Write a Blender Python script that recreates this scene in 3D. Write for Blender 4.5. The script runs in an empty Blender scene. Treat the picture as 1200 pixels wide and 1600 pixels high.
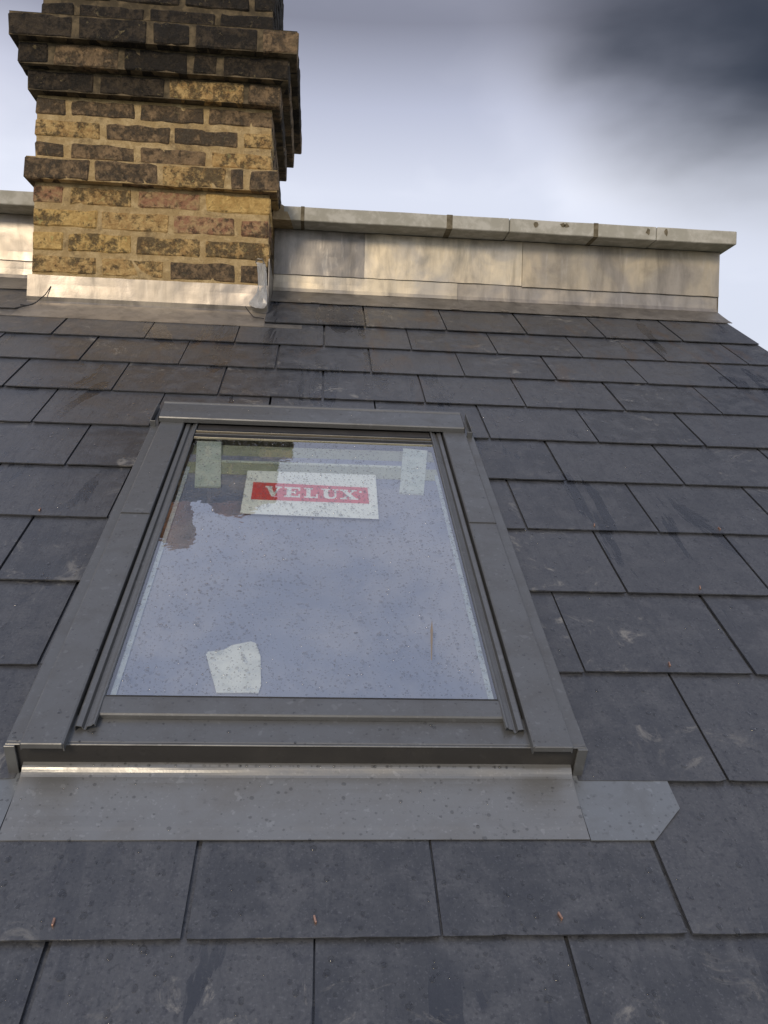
import bpy, bmesh, math, random
from mathutils import Vector, Matrix, noise
random.seed(7)
C = bpy.context.scene.collection
sc = bpy.context.scene
RAD = math.radians

# ------------------------------------------------------------------ camera
cam_d = bpy.data.cameras.new('camera'); cam = bpy.data.objects.new('camera', cam_d); C.objects.link(cam)
R = ((0.99632, -0.0799, 0.0284), (0.0287, 0.0018, -0.99959), (0.0798, 0.9968, 0.0041))   # right, down, forward in world axes
rx, dn, fw = Vector(R[0]).normalized(), Vector(R[1]).normalized(), Vector(R[2]).normalized()
m = Matrix((rx, -dn, -fw)).transposed().to_4x4()
m.translation = Vector((0.0029, -0.8351, 0.4131))
cam.matrix_world = m
cam_d.sensor_fit = 'HORIZONTAL'; cam_d.sensor_width = 36; cam_d.lens = 36 * 1335.75 / 1200
cam_d.clip_start = 0.02; cam_d.clip_end = 3000
sc.camera = cam

# ------------------------------------------------------------------ world, sun, exposure
SUN_EL, SUN_AZ = RAD(24), RAD(200)          # behind the photographer, a little to the left
w = bpy.data.worlds.new('World'); sc.world = w; w.use_nodes = True
nt = w.node_tree; nt.nodes.clear()
def wn(t, **k):
    n = nt.nodes.new(t)
    for a, b in k.items(): setattr(n, a, b)
    return n
def wl(a, b): nt.links.new(a, b)
out = wn('ShaderNodeOutputWorld'); bg = wn('ShaderNodeBackground'); bg.inputs['Strength'].default_value = 0.1
sky = wn('ShaderNodeTexSky', sky_type='NISHITA', sun_disc=False, sun_elevation=SUN_EL, sun_rotation=SUN_AZ)
tc = wn('ShaderNodeTexCoord'); sep = wn('ShaderNodeSeparateXYZ'); wl(tc.outputs['Generated'], sep.inputs[0])
# overcast sheet: bright low down, greyer overhead, broken by soft clouds
rampz = wn('ShaderNodeValToRGB'); wl(sep.outputs['Z'], rampz.inputs[0])
cr = rampz.color_ramp; cr.elements[0].position = 0.0; cr.elements[0].color = (0.86, 0.90, 1.0, 1)
cr.elements[1].position = 1.0; cr.elements[1].color = (0.52, 0.58, 0.76, 1)
for p_, c_ in ((0.35, (0.98, 1.02, 1.15, 1)), (0.43, (0.68, 0.71, 0.86, 1)), (0.50, (0.33, 0.335, 0.41, 1)), (0.75, (0.46, 0.50, 0.64, 1))):
    e = cr.elements.new(p_); e.color = c_
mp = wn('ShaderNodeMapping'); mp.inputs['Scale'].default_value = (1.0, 1.0, 2.2); wl(tc.outputs['Generated'], mp.inputs['Vector'])
cn = wn('ShaderNodeTexNoise'); cn.inputs['Scale'].default_value = 2.9; cn.inputs['Detail'].default_value = 5; cn.inputs['Roughness'].default_value = 0.45
cn.inputs['Distortion'].default_value = 0.1; wl(mp.outputs[0], cn.inputs['Vector'])
cr2 = wn('ShaderNodeValToRGB'); wl(cn.outputs['Fac'], cr2.inputs[0])
cr2.color_ramp.elements[0].position = 0.40; cr2.color_ramp.elements[0].color = (0.84, 0.84, 0.86, 1)
cr2.color_ramp.elements[1].position = 0.60; cr2.color_ramp.elements[1].color = (1.06, 1.04, 1.02, 1)
mul = wn('ShaderNodeMix', data_type='RGBA', blend_type='MULTIPLY'); mul.inputs['Factor'].default_value = 1
wl(rampz.outputs[0], mul.inputs[6]); wl(cr2.outputs[0], mul.inputs[7])
# added dark patch high in the north-east sky, imitating a blurred lens obstruction
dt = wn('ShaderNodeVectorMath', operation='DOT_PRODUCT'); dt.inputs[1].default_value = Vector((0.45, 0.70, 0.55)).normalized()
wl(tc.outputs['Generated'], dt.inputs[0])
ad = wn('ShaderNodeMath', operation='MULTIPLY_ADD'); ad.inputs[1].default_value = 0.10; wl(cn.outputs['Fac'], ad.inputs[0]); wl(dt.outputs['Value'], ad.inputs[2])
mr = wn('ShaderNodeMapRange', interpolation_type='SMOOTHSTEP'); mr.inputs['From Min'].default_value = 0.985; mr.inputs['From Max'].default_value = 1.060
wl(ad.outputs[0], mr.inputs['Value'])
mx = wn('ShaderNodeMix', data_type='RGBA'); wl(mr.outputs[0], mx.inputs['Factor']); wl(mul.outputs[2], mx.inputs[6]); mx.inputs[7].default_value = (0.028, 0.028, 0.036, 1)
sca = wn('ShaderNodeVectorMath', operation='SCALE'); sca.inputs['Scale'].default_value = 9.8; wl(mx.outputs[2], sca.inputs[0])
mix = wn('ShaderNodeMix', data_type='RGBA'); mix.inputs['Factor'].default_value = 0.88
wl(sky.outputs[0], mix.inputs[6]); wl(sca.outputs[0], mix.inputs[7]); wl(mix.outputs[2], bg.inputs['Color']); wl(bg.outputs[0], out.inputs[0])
sd = bpy.data.lights.new('sun', 'SUN'); sd.energy = 1.5; sd.angle = RAD(14); sd.color = (1.0, 0.82, 0.60)
sun = bpy.data.objects.new('sun', sd); C.objects.link(sun)
sdir = Vector((math.sin(SUN_AZ) * math.cos(SUN_EL), math.cos(SUN_AZ) * math.cos(SUN_EL), math.sin(SUN_EL)))
sun.rotation_euler = sdir.to_track_quat('Z', 'Y').to_euler(); sun.location = (-3, -6, 6)
vs = sc.view_settings; vs.view_transform = 'Standard'; vs.look = 'None'; vs.exposure = 0; vs.gamma = 1; vs.use_curve_mapping = False

# ------------------------------------------------------------------ frame of the roof
PH = RAD(29); c_, s_ = math.cos(PH), math.sin(PH)
def W(u, v, h=0): return Vector((u, v * c_ - h * s_, v * s_ + h * c_))
U0, GA, WD = 0.0135, 0.20485, 0.2525
HW = WD / 2

# ------------------------------------------------------------------ material helpers
def mat(name):
    mt = bpy.data.materials.new(name); mt.use_nodes = True; t = mt.node_tree; t.nodes.clear()
    o = t.nodes.new('ShaderNodeOutputMaterial'); b = t.nodes.new('ShaderNodeBsdfPrincipled'); t.links.new(b.outputs[0], o.inputs[0])
    return mt, t, b, o
def N(t, ty, **k):
    n = t.nodes.new(ty)
    for a, b in k.items():
        if a == 'I':
            for q, r in b.items(): n.inputs[q].default_value = r
        else: setattr(n, a, b)
    return n
def coords(t, kind='Object', scale=(1, 1, 1), rnd=True):
    tcn = N(t, 'ShaderNodeTexCoord'); mpn = N(t, 'ShaderNodeMapping'); mpn.inputs['Scale'].default_value = scale
    if kind == 'World':
        g = N(t, 'ShaderNodeNewGeometry'); t.links.new(g.outputs['Position'], mpn.inputs['Vector'])
    else: t.links.new(tcn.outputs[kind], mpn.inputs['Vector'])
    if rnd and kind != 'World':
        oi = N(t, 'ShaderNodeObjectInfo'); ml = N(t, 'ShaderNodeVectorMath', operation='SCALE'); cb = N(t, 'ShaderNodeCombineXYZ')
        for i in range(3): t.links.new(oi.outputs['Random'], cb.inputs[i])
        ml.inputs['Scale'].default_value = 37; t.links.new(cb.outputs[0], ml.inputs[0]); t.links.new(ml.outputs[0], mpn.inputs['Location'])
    return mpn.outputs[0]
def nz(t, vec, scale, detail=4, rough=0.55, dist=0.0):
    n = N(t, 'ShaderNodeTexNoise', I={'Scale': scale, 'Detail': detail, 'Roughness': rough, 'Distortion': dist}); t.links.new(vec, n.inputs['Vector']); return n.outputs['Fac']
def step(t, fac, a, b, lo=0.0, hi=1.0):
    n = N(t, 'ShaderNodeMapRange', interpolation_type='SMOOTHSTEP', I={'From Min': a, 'From Max': b, 'To Min': lo, 'To Max': hi}); t.links.new(fac, n.inputs['Value']); return n.outputs[0]
def mixc(t, fac, a, b, blend='MIX'):
    n = N(t, 'ShaderNodeMix', data_type='RGBA', blend_type=blend)
    for i, x in ((0, fac), (6, a), (7, b)):
        if isinstance(x, (tuple, float, int)): n.inputs[i].default_value = (*x, 1) if isinstance(x, tuple) else x
        else: t.links.new(x, n.inputs[i])
    return n.outputs[2]
def mth(t, op, a, b):
    n = N(t, 'ShaderNodeMath', operation=op)
    for i, x in enumerate((a, b)):
        if isinstance(x, (float, int)): n.inputs[i].default_value = x
        else: t.links.new(x, n.inputs[i])
    return n.outputs[0]
def bump(t, b, h, st, d=0.002):
    n = N(t, 'ShaderNodeBump', I={'Strength': st, 'Distance': d}); t.links.new(h, n.inputs['Height']); t.links.new(n.outputs[0], b.inputs['Normal'])

def slate_material():
    mt, t, b, o = mat('slate_grey')
    v = coords(t); vw = coords(t, 'World', (1, 1, 1))
    oi = N(t, 'ShaderNodeObjectInfo')
    tone = mixc(t, oi.outputs['Random'], (0.044, 0.048, 0.055), (0.080, 0.084, 0.092))
    fine = nz(t, v, 260, 3, 0.6); mid = nz(t, v, 22, 6, 0.62, 0.3)
    col = mixc(t, step(t, mid, 0.38, 0.66), tone, (0.088, 0.093, 0.102))
    gr = nz(t, coords(t, 'Object', (60, 9, 20)), 1.0, 6, 0.7, 0.6); col = mixc(t, step(t, gr, 0.5, 0.7, 0, 0.45), col, (0.030, 0.033, 0.042)); col = mixc(t, step(t, gr, 0.30, 0.42, 0.4, 0), col, (0.11, 0.115, 0.122))
    pt = nz(t, v, 70, 5, 0.7, 0.5); col = mixc(t, step(t, pt, 0.52, 0.66, 0, 0.5), col, (0.036, 0.039, 0.050))
    col = mixc(t, step(t, fine, 0.35, 0.72, 0, 0.35), col, (0.03, 0.032, 0.042))
    sk = nz(t, v, 330, 2, 0.5); col = mixc(t, step(t, sk, 0.60, 0.70, 0, 0.30), col, (0.17, 0.18, 0.20)); sk2 = nz(t, v, 130, 3, 0.6); col = mixc(t, step(t, sk2, 0.58, 0.68, 0, 0.5), col, (0.028, 0.030, 0.037))
    # water trails running down the slope
    vs_ = coords(t, 'World', (11, 2.2, 2.2)); tr = nz(t, vs_, 1.0, 5, 0.6, 0.7); trm = mth(t, 'MULTIPLY', step(t, tr, 0.575, 0.60), step(t, nz(t, coords(t, 'World', (1.6, 1.6, 1.6)), 1.0, 2, 0.5), 0.45, 0.56))
    col = mixc(t, mth(t, 'MULTIPLY', trm, 0.85), col, (0.029, 0.033, 0.042))
    # brown and near-black streaks below the ridge lead
    sp = N(t, 'ShaderNodeSeparateXYZ'); t.links.new(vw, sp.inputs[0])
    high = step(t, sp.outputs['Z'], 0.55, 0.95)
    vs2 = coords(t, 'World', (14, 5, 5)); br = nz(t, vs2, 1.0, 5, 0.62, 0.5); brm = mth(t, 'MULTIPLY', step(t, br, 0.53, 0.68), high)
    col = mixc(t, mth(t, 'MULTIPLY', brm, 0.7), col, (0.085, 0.062, 0.046)); dk2 = nz(t, coords(t, 'World', (30, 11, 11)), 1.0, 6, 0.7, 0.9); col = mixc(t, mth(t, 'MULTIPLY', step(t, dk2, 0.62, 0.70), mth(t, 'MULTIPLY', high, 0.7)), col, (0.022, 0.019, 0.018))
    # chalky scuffs
    sc1 = nz(t, v, 14, 6, 0.75, 1.2); sc2 = nz(t, vw, 2.3, 2, 0.5)
    scm = mth(t, 'MULTIPLY', step(t, sc1, 0.56, 0.70), step(t, sc2, 0.47, 0.60))
    col = mixc(t, mth(t, 'MULTIPLY', scm, 0.75), col, (0.30, 0.29, 0.26))
    t.links.new(col, b.inputs['Base Color'])
    r = mth(t, 'SUBTRACT', step(t, mid, 0.3, 0.75, 0.30, 0.46), mth(t, 'MULTIPLY', trm, 0.16)); t.links.new(r, b.inputs['Roughness'])
    b.inputs['Specular IOR Level'].default_value = 0.75
    hh = mth(t, 'ADD', mth(t, 'ADD', mth(t, 'MULTIPLY', fine, 0.25), mid), mth(t, 'MULTIPLY', gr, 0.8)); bump(t, b, mth(t, 'ADD', hh, mth(t, 'MULTIPLY', pt, 0.5)), 0.6, 0.0018)
    return mt
def metal_material(name, col, rough=0.42, metallic=0.55, dirt=0.35, dcol=(0.10, 0.095, 0.085)):
    mt, t, b, o = mat(name); v = coords(t); f = nz(t, v, 300, 2, 0.6); d = nz(t, v, 16, 6, 0.65, 0.4)
    cc = mixc(t, mth(t, 'MULTIPLY', step(t, d, 0.42, 0.72), dirt), col, dcol)
    dr = nz(t, v, 75, 3, 0.5); cc = mixc(t, step(t, dr, 0.64, 0.70, 0, 0.35), cc, tuple(x * 1.6 for x in col)); d3 = nz(t, v, 190, 2, 0.5); cc = mixc(t, step(t, d3, 0.62, 0.72, 0, 0.16), cc, tuple(x * 1.9 for x in col)); d4 = nz(t, v, 110, 3, 0.6); cc = mixc(t, step(t, d4, 0.60, 0.72, 0, 0.3), cc, tuple(x * 0.5 for x in col))
    t.links.new(cc, b.inputs['Base Color']); b.inputs['Metallic'].default_value = metallic
    t.links.new(step(t, d, 0.3, 0.75, rough - 0.07, rough + 0.12), b.inputs['Roughness']); bump(t, b, f, 0.12, 0.0008)
    return mt
def lead_material(name, col, warm):
    mt, t, b, o = mat(name); v = coords(t, 'World', (1, 1, 1)); vst = coords(t, 'World', (16, 16, 3.2))
    a = nz(t, v, 7, 6, 0.6, 0.6); st = nz(t, vst, 1, 6, 0.65, 0.3); f = nz(t, v, 180, 3, 0.6)
    cc = mixc(t, step(t, a, 0.36, 0.66), col, warm)
    cc = mixc(t, step(t, st, 0.42, 0.72, 0, 0.62), cc, tuple(x * 0.42 for x in col)); bl = nz(t, v, 9, 5, 0.6, 0.2); cc = mixc(t, step(t, bl, 0.50, 0.74, 0, 0.45), cc, tuple(x * 0.5 for x in col))
    st2 = nz(t, vst, 2.3, 4, 0.6, 0.8); cc = mixc(t, step(t, st2, 0.54, 0.78, 0, 0.35), cc, (0.66, 0.62, 0.54))
    t.links.new(cc, b.inputs['Base Color']); b.inputs['Metallic'].default_value = 0.15 if name == 'new_lead' else 0.55
    t.links.new(step(t, a, 0.3, 0.7, 0.30, 0.50), b.inputs['Roughness'])
    bump(t, b, mth(t, 'ADD', mth(t, 'MULTIPLY', nz(t, v, 9, 2, 0.4), 4.0), mth(t, 'MULTIPLY', f, 0.12)), 0.4, 0.004)
    return mt
def brick_material(name, c1, c2, soot, sootcol=(0.070, 0.060, 0.042)):
    mt, t, b, o = mat(name); v = coords(t)
    oi = N(t, 'ShaderNodeObjectInfo')
    a = nz(t, v, 40, 6, 0.7, 0.2); f = nz(t, v, 130, 5, 0.75); k = nz(t, v, 30, 10, 0.82, 0.0); big = nz(t, coords(t, 'World'), 7, 3, 0.5)
    cc = mixc(t, step(t, a, 0.38, 0.62), c1, c2)
    k2 = mth(t, 'ADD', mth(t, 'ADD', k, mth(t, 'MULTIPLY', mth(t, 'SUBTRACT', oi.outputs['Random'], 0.5), 0.10)), mth(t, 'MULTIPLY', mth(t, 'SUBTRACT', big, 0.5), 0.25))
    sm = step(t, k2, 0.56 - soot, 0.68 - soot, 0, 0.8)
    cc = mixc(t, sm, cc, mixc(t, step(t, f, 0.4, 0.6), sootcol, tuple(x * 0.45 for x in sootcol)))
    lp = nz(t, v, 40, 6, 0.75, 0.8); cc = mixc(t, step(t, lp, 0.60, 0.65, 0, 0.55), cc, tuple(min(0.6, x * 1.15) for x in c1) if soot < 0.1 else (0.30, 0.24, 0.12))
    cc = mixc(t, step(t, f, 0.58, 0.70, 0, 0.55), cc, (0.035, 0.028, 0.018))
    t.links.new(cc, b.inputs['Base Color']); b.inputs['Roughness'].default_value = 0.92
    bump(t, b, mth(t, 'ADD', mth(t, 'MULTIPLY', a, 2.0), mth(t, 'ADD', f, mth(t, 'MULTIPLY', sm, -0.5))), 1.0, 0.006)
    return mt
def plain(name, c1, c2, rough=0.8, scale=20, bumpst=0.3, metallic=0.0, thr=(0.4, 0.65), kind='World', bd=0.002):
    mt, t, b, o = mat(name); v = coords(t, kind); a = nz(t, v, scale, 6, 0.62, 0.3)
    t.links.new(mixc(t, step(t, a, *thr), c1, c2), b.inputs['Base Color']); b.inputs['Roughness'].default_value = rough; b.inputs['Metallic'].default_value = metallic
    bump(t, b, a, bumpst, bd); return mt
M = {}
M['slate'] = slate_material()
M['alu'] = metal_material('grey_coated_aluminium', (0.176, 0.182, 0.184), 0.40, 0.5, 0.4, (0.12, 0.12, 0.12))
M['alu_apron'] = metal_material('grey_apron_aluminium', (0.27, 0.275, 0.27), 0.34, 0.55, 0.35, (0.19, 0.185, 0.175))
M['alu_dark'] = metal_material('dark_frame_metal_and_shade', (0.055, 0.053, 0.052), 0.5, 0.3)
M['gasket'] = plain('black_gasket', (0.012, 0.012, 0.012), (0.03, 0.03, 0.03), 0.6)
M['edge'] = metal_material('bare_metal_edge', (0.55, 0.50, 0.38), 0.3, 0.8, 0.4)
M['lead'] = lead_material('weathered_lead', (0.33, 0.30, 0.265), (0.47, 0.42, 0.345))
M['lead_glow'] = lead_material('glow_tinted_lead', (0.50, 0.45, 0.365), (0.68, 0.60, 0.45))  # warm glow of the low sun mixed into this lead's colour
M['lead_tan'] = lead_material('tan_lead', (0.37, 0.325, 0.26), (0.52, 0.45, 0.33))
M['lead_dull'] = lead_material('dull_lead', (0.24, 0.225, 0.205), (0.33, 0.31, 0.28))
M['lead_new'] = lead_material('new_lead', (0.72, 0.72, 0.70), (0.85, 0.84, 0.80))
M['lead_patch'] = metal_material('grey_lead_patch', (0.225, 0.245, 0.262), 0.45, 0.4, 0.5, (0.16, 0.17, 0.18))
M['coping'] = plain('pale_coping', (0.40, 0.39, 0.33), (0.54, 0.53, 0.47), 0.85, 24, 0.25)
M['cement'] = plain('cement_fillet', (0.30, 0.23, 0.13), (0.42, 0.33, 0.20), 0.95, 40, 0.6)
M['stain'] = plain('brown_mortar_joint', (0.13, 0.11, 0.07), (0.22, 0.19, 0.13), 0.95, 40, 0.5)
M['b_yellow'] = brick_material('yellow_stock_brick', (0.68, 0.475, 0.20), (0.46, 0.285, 0.11), 0.07)
M['b_gold'] = brick_material('golden_stock_brick', (0.76, 0.53, 0.20), (0.55, 0.35, 0.12), 0.035)
M['b_red'] = brick_material('reddish_stock_brick', (0.40, 0.205, 0.115), (0.52, 0.36, 0.18), 0.06)
M['b_dark'] = brick_material('sooted_stock_brick', (0.32, 0.22, 0.12), (0.17, 0.12, 0.07), 0.10, (0.080, 0.068, 0.050))
M['b_black'] = brick_material('sooted_dimmed_brick', (0.075, 0.056, 0.034), (0.038, 0.029, 0.020), 0.12, (0.018, 0.016, 0.013))  # soot, plus the lens blur's darkening of the stack top put into colour
def mortar_material():
    mt, t, b, o = mat('yellow_mortar'); v = coords(t, 'World'); a = nz(t, v, 30, 6, 0.65, 0.3); g_ = nz(t, v, 14, 8, 0.75, 0.2); f = nz(t, v, 160, 4, 0.7)
    cc = mixc(t, step(t, a, 0.4, 0.65), (0.42, 0.30, 0.14), (0.58, 0.44, 0.23)); cc = mixc(t, step(t, g_, 0.52, 0.66, 0, 0.7), cc, (0.16, 0.115, 0.06)); cc = mixc(t, step(t, f, 0.55, 0.7, 0, 0.5), cc, (0.10, 0.075, 0.04))
    t.links.new(cc, b.inputs['Base Color']); b.inputs['Roughness'].default_value = 0.95; bump(t, b, mth(t, 'ADD', a, mth(t, 'MULTIPLY', f, 0.6)), 1.0, 0.006); return mt
M['mortar'] = mortar_material()
M['mortar_dark'] = plain('sooted_dimmed_mortar', (0.07, 0.055, 0.032), (0.17, 0.13, 0.075), 0.95, 30, 0.9, bd=0.004)  # soot with the same stack-top darkening mixed into the colour
M['pot'] = plain('terracotta', (0.30, 0.15, 0.08), (0.16, 0.10, 0.06), 0.8, 9, 0.2)
M['copper'] = plain('copper', (0.55, 0.33, 0.24), (0.42, 0.25, 0.18), 0.35, 90, 0.1, 0.8)
M['white'] = plain('white_foam', (0.66, 0.70, 0.66), (0.54, 0.60, 0.56), 0.8, 30, 0.1)
M['paper'] = plain('white_paper', (0.92, 0.93, 0.90), (0.88, 0.89, 0.86), 0.7, 20, 0.1)
M['paper_cream'] = plain('crumpled_paper', (0.84, 0.84, 0.80), (0.68, 0.69, 0.66), 0.7, 30, 0.4)
M['red'] = plain('red_print', (0.78, 0.09, 0.09), (0.72, 0.10, 0.10), 0.6, 30, 0.05)
M['reflection_tint'] = plain('lavender_reflection_sheet', (0.37, 0.37, 0.44), (0.23, 0.26, 0.37), 0.7, 5, 0.1)
M['greenish'] = plain('pale_green_timber', (0.42, 0.44, 0.34), (0.36, 0.38, 0.29), 0.7, 12, 0.1)
M['deck'] = plain('roofing_felt', (0.02, 0.02, 0.022), (0.03, 0.03, 0.03), 0.9)
M['wall'] = plain('house_stock_brick', (0.33, 0.22, 0.11), (0.24, 0.16, 0.09), 0.9, 6, 0.3)
M['ground'] = plain('garden_ground', (0.06, 0.08, 0.035), (0.10, 0.095, 0.07), 0.95, 0.3, 0.3)
M['spacer'] = plain('pale_spacer', (0.56, 0.62, 0.66), (0.40, 0.46, 0.54), 0.6, 60, 0.2)
M['rust'] = plain('rust_mark', (0.27, 0.22, 0.17), (0.24, 0.21, 0.18), 0.9, 60)
def glass_material():
    mt = bpy.data.materials.new('coated_glass'); mt.use_nodes = True; t = mt.node_tree; t.nodes.clear()
    o = t.nodes.new('ShaderNodeOutputMaterial'); g = N(t, 'ShaderNodeBsdfGlossy', I={'Roughness': 0.015, 'Color': (0.97, 0.97, 1.0, 1)})
    tr = N(t, 'ShaderNodeBsdfTransparent', I={'Color': (0.95, 0.972, 0.955, 1)}); fr = N(t, 'ShaderNodeFresnel', I={'IOR': 1.5})
    ge = N(t, 'ShaderNodeNewGeometry'); fac = mth(t, 'MULTIPLY', mth(t, 'ADD', mth(t, 'MULTIPLY', fr.outputs[0], 1.9), 0.19), mth(t, 'SUBTRACT', 1.0, ge.outputs['Backfacing']))
    mx_ = N(t, 'ShaderNodeMixShader'); t.links.new(fac, mx_.inputs[0]); t.links.new(tr.outputs[0], mx_.inputs[1]); t.links.new(g.outputs[0], mx_.inputs[2]); t.links.new(mx_.outputs[0], o.inputs[0])
    v = coords(t, 'Object'); f = nz(t, v, 22, 3, 0.5); bn = N(t, 'ShaderNodeBump', I={'Strength': 0.12, 'Distance': 0.002}); t.links.new(f, bn.inputs['Height']); t.links.new(bn.outputs[0], g.inputs['Normal'])
    return mt
M['glass'] = glass_material()
def water_material(nm, k1, k0, tc_):
    mt = bpy.data.materials.new(nm); mt.use_nodes = True; t = mt.node_tree; t.nodes.clear()
    o = t.nodes.new('ShaderNodeOutputMaterial'); g = N(t, 'ShaderNodeBsdfGlossy', I={'Roughness': 0.04}); tr = N(t, 'ShaderNodeBsdfTransparent', I={'Color': (tc_, tc_, tc_, 1)})
    fr = N(t, 'ShaderNodeFresnel', I={'IOR': 1.33}); ge = N(t, 'ShaderNodeNewGeometry')
    fac = mth(t, 'MULTIPLY', mth(t, 'MINIMUM', mth(t, 'ADD', mth(t, 'MULTIPLY', fr.outputs[0], k1), k0), 0.9), mth(t, 'SUBTRACT', 1.0, ge.outputs['Backfacing']))
    mx_ = N(t, 'ShaderNodeMixShader'); t.links.new(fac, mx_.inputs[0]); t.links.new(tr.outputs[0], mx_.inputs[1]); t.links.new(g.outputs[0], mx_.inputs[2]); t.links.new(mx_.outputs[0], o.inputs[0])
    return mt
M['water'] = water_material('water', 4.0, -0.05, 0.80)
M['water_fine'] = water_material('water_fine', 5.5, -0.08, 0.90)

# ------------------------------------------------------------------ mesh helpers
def tag(o, label=None, cat=None, group=None, kind=None):
    if label: o['label'] = label
    if cat: o['category'] = cat
    if group: o['group'] = group
    if kind: o['kind'] = kind
    return o
def empty(name, loc, roof=False):
    o = bpy.data.objects.new(name, None); C.objects.link(o); o.location = loc; o.empty_display_size = 0.05
    if roof: o.rotation_euler = (PH, 0, 0)
    return o
def link(name, bm, material, parent=None, loc=(0, 0, 0), smooth=False):
    me = bpy.data.meshes.new(name); bmesh.ops.recalc_face_normals(bm, faces=bm.faces); bm.to_mesh(me); bm.free()
    me.materials.append(material)
    if smooth:
        for p in me.polygons: p.use_smooth = True
    o = bpy.data.objects.new(name, me); C.objects.link(o); o.parent = parent; o.location = loc
    return o
def bm_box(x0, x1, y0, y1, z0, z1, bev=0.0, seg=1):
    bm = bmesh.new(); bmesh.ops.create_cube(bm, size=1)
    for v in bm.verts: v.co = Vector(((x0 + x1) / 2 + v.co.x * (x1 - x0), (y0 + y1) / 2 + v.co.y * (y1 - y0), (z0 + z1) / 2 + v.co.z * (z1 - z0)))
    if bev: bmesh.ops.bevel(bm, geom=bm.edges[:], offset=bev, segments=seg, profile=0.5, affect='EDGES')
    return bm
def bm_poly(pts, z0, z1, bev=0.0):
    bm = bmesh.new(); f = bm.faces.new([bm.verts.new((x, y, z0)) for x, y in pts])
    r = bmesh.ops.extrude_face_region(bm, geom=[f])
    for v in [g for g in r['geom'] if isinstance(g, bmesh.types.BMVert)]: v.co.z = z1
    if bev: bmesh.ops.bevel(bm, geom=bm.edges[:], offset=bev, segments=1, affect='EDGES')
    return bm
def bm_sheet(prof, x0, x1, th, n=24, wob=0.0, axis='x', seed=0, ends=None):
    """a bent sheet: open profile (a,b) swept along x (a=y,b=z) or along y (a=x,b=z), given a thickness"""
    bm = bmesh.new(); P = [Vector((a, b)) for a, b in prof]; nr = []
    for i in range(len(P)):
        d = (P[min(i + 1, len(P) - 1)] - P[max(i - 1, 0)]); d.normalize(); nr.append(Vector((-d.y, d.x)))
    rows = []
    for j in range(n + 1):
        s = x0 + (x1 - x0) * j / n; top = []; bot = []
        for i, p in enumerate(P):
            e = wob * noise.noise(Vector((s * 9 + seed, i * 0.7, seed * 1.7))); pe = wob * 0.8 * noise.noise(Vector((s * 23 + seed, 5 + seed, 0)))
            q = p + nr[i] * e
            if i == 0: q = q + (P[0] - P[1]).normalized() * pe
            if i == len(P) - 1: q = q + (P[-1] - P[-2]).normalized() * pe * 1.5
            q2 = q - nr[i] * th
            mk = (lambda a: bm.verts.new((s, a.x, a.y))) if axis == 'x' else (lambda a: bm.verts.new((a.x, s, a.y)))
            top.append(mk(q)); bot.append(mk(q2))
        rows.append(top + bot[::-1])
    k = len(rows[0])
    for j in range(n):
        for i in range(k): bm.faces.new((rows[j][i], rows[j][(i + 1) % k], rows[j + 1][(i + 1) % k], rows[j + 1][i]))
    L = len(P)
    for rw in (rows[0], rows[-1]):
        for i in range(L - 1): bm.faces.new((rw[i], rw[i + 1], rw[k - 2 - i], rw[k - 1 - i]))
    return bm
def shift(bm, d):
    for v in bm.verts: v.co -= Vector(d)
    return bm

# ================================================================== SETTING
g = link('ground', bm_box(-1500, 1500, -1500, 1500, -6.6, -6.1), M['ground']); tag(g, kind='structure')
hs = empty('house', (0, 2.0, -6.1)); tag(hs, 'stock brick house walls carrying the slate roof', 'house', kind='thing')
def hwall(x0, x1, y0, y1, z1, name='wall'): link(name, shift(bm_box(x0, x1, y0, y1, -6.1, z1), (0, 2.0, -6.1)), M['wall'], hs)
hwall(-1.75, 1.36, -1.2, -1.0, -0.72)
hwall(-1.75, 1.36, 5.5, 5.7, 1.1)
yy = W(0, 2.45)[1]
gb = bmesh.new()   # gable wall with a raking head under the verge
pts = [(-1.0, -6.1), (5.5, -6.1), (5.5, 1.1), (yy + 0.2, 1.1), (-1.0, W(0, -1.143)[2] - 0.07)]
f = gb.faces.new([gb.verts.new((1.22, y - 2.0, z + 6.1)) for y, z in pts]); r = bmesh.ops.extrude_face_region(gb, geom=[f])
for v in [q for q in r['geom'] if isinstance(q, bmesh.types.BMVert)]: v.co.x = 1.36
link('wall', gb, M['wall'], hs)
link('flat_roof', shift(bm_box(-1.75, 1.36, yy + 0.28, 5.5, 1.101, 1.16), (0, 2.0, -6.1)), M['lead_dull'], hs)

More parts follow.
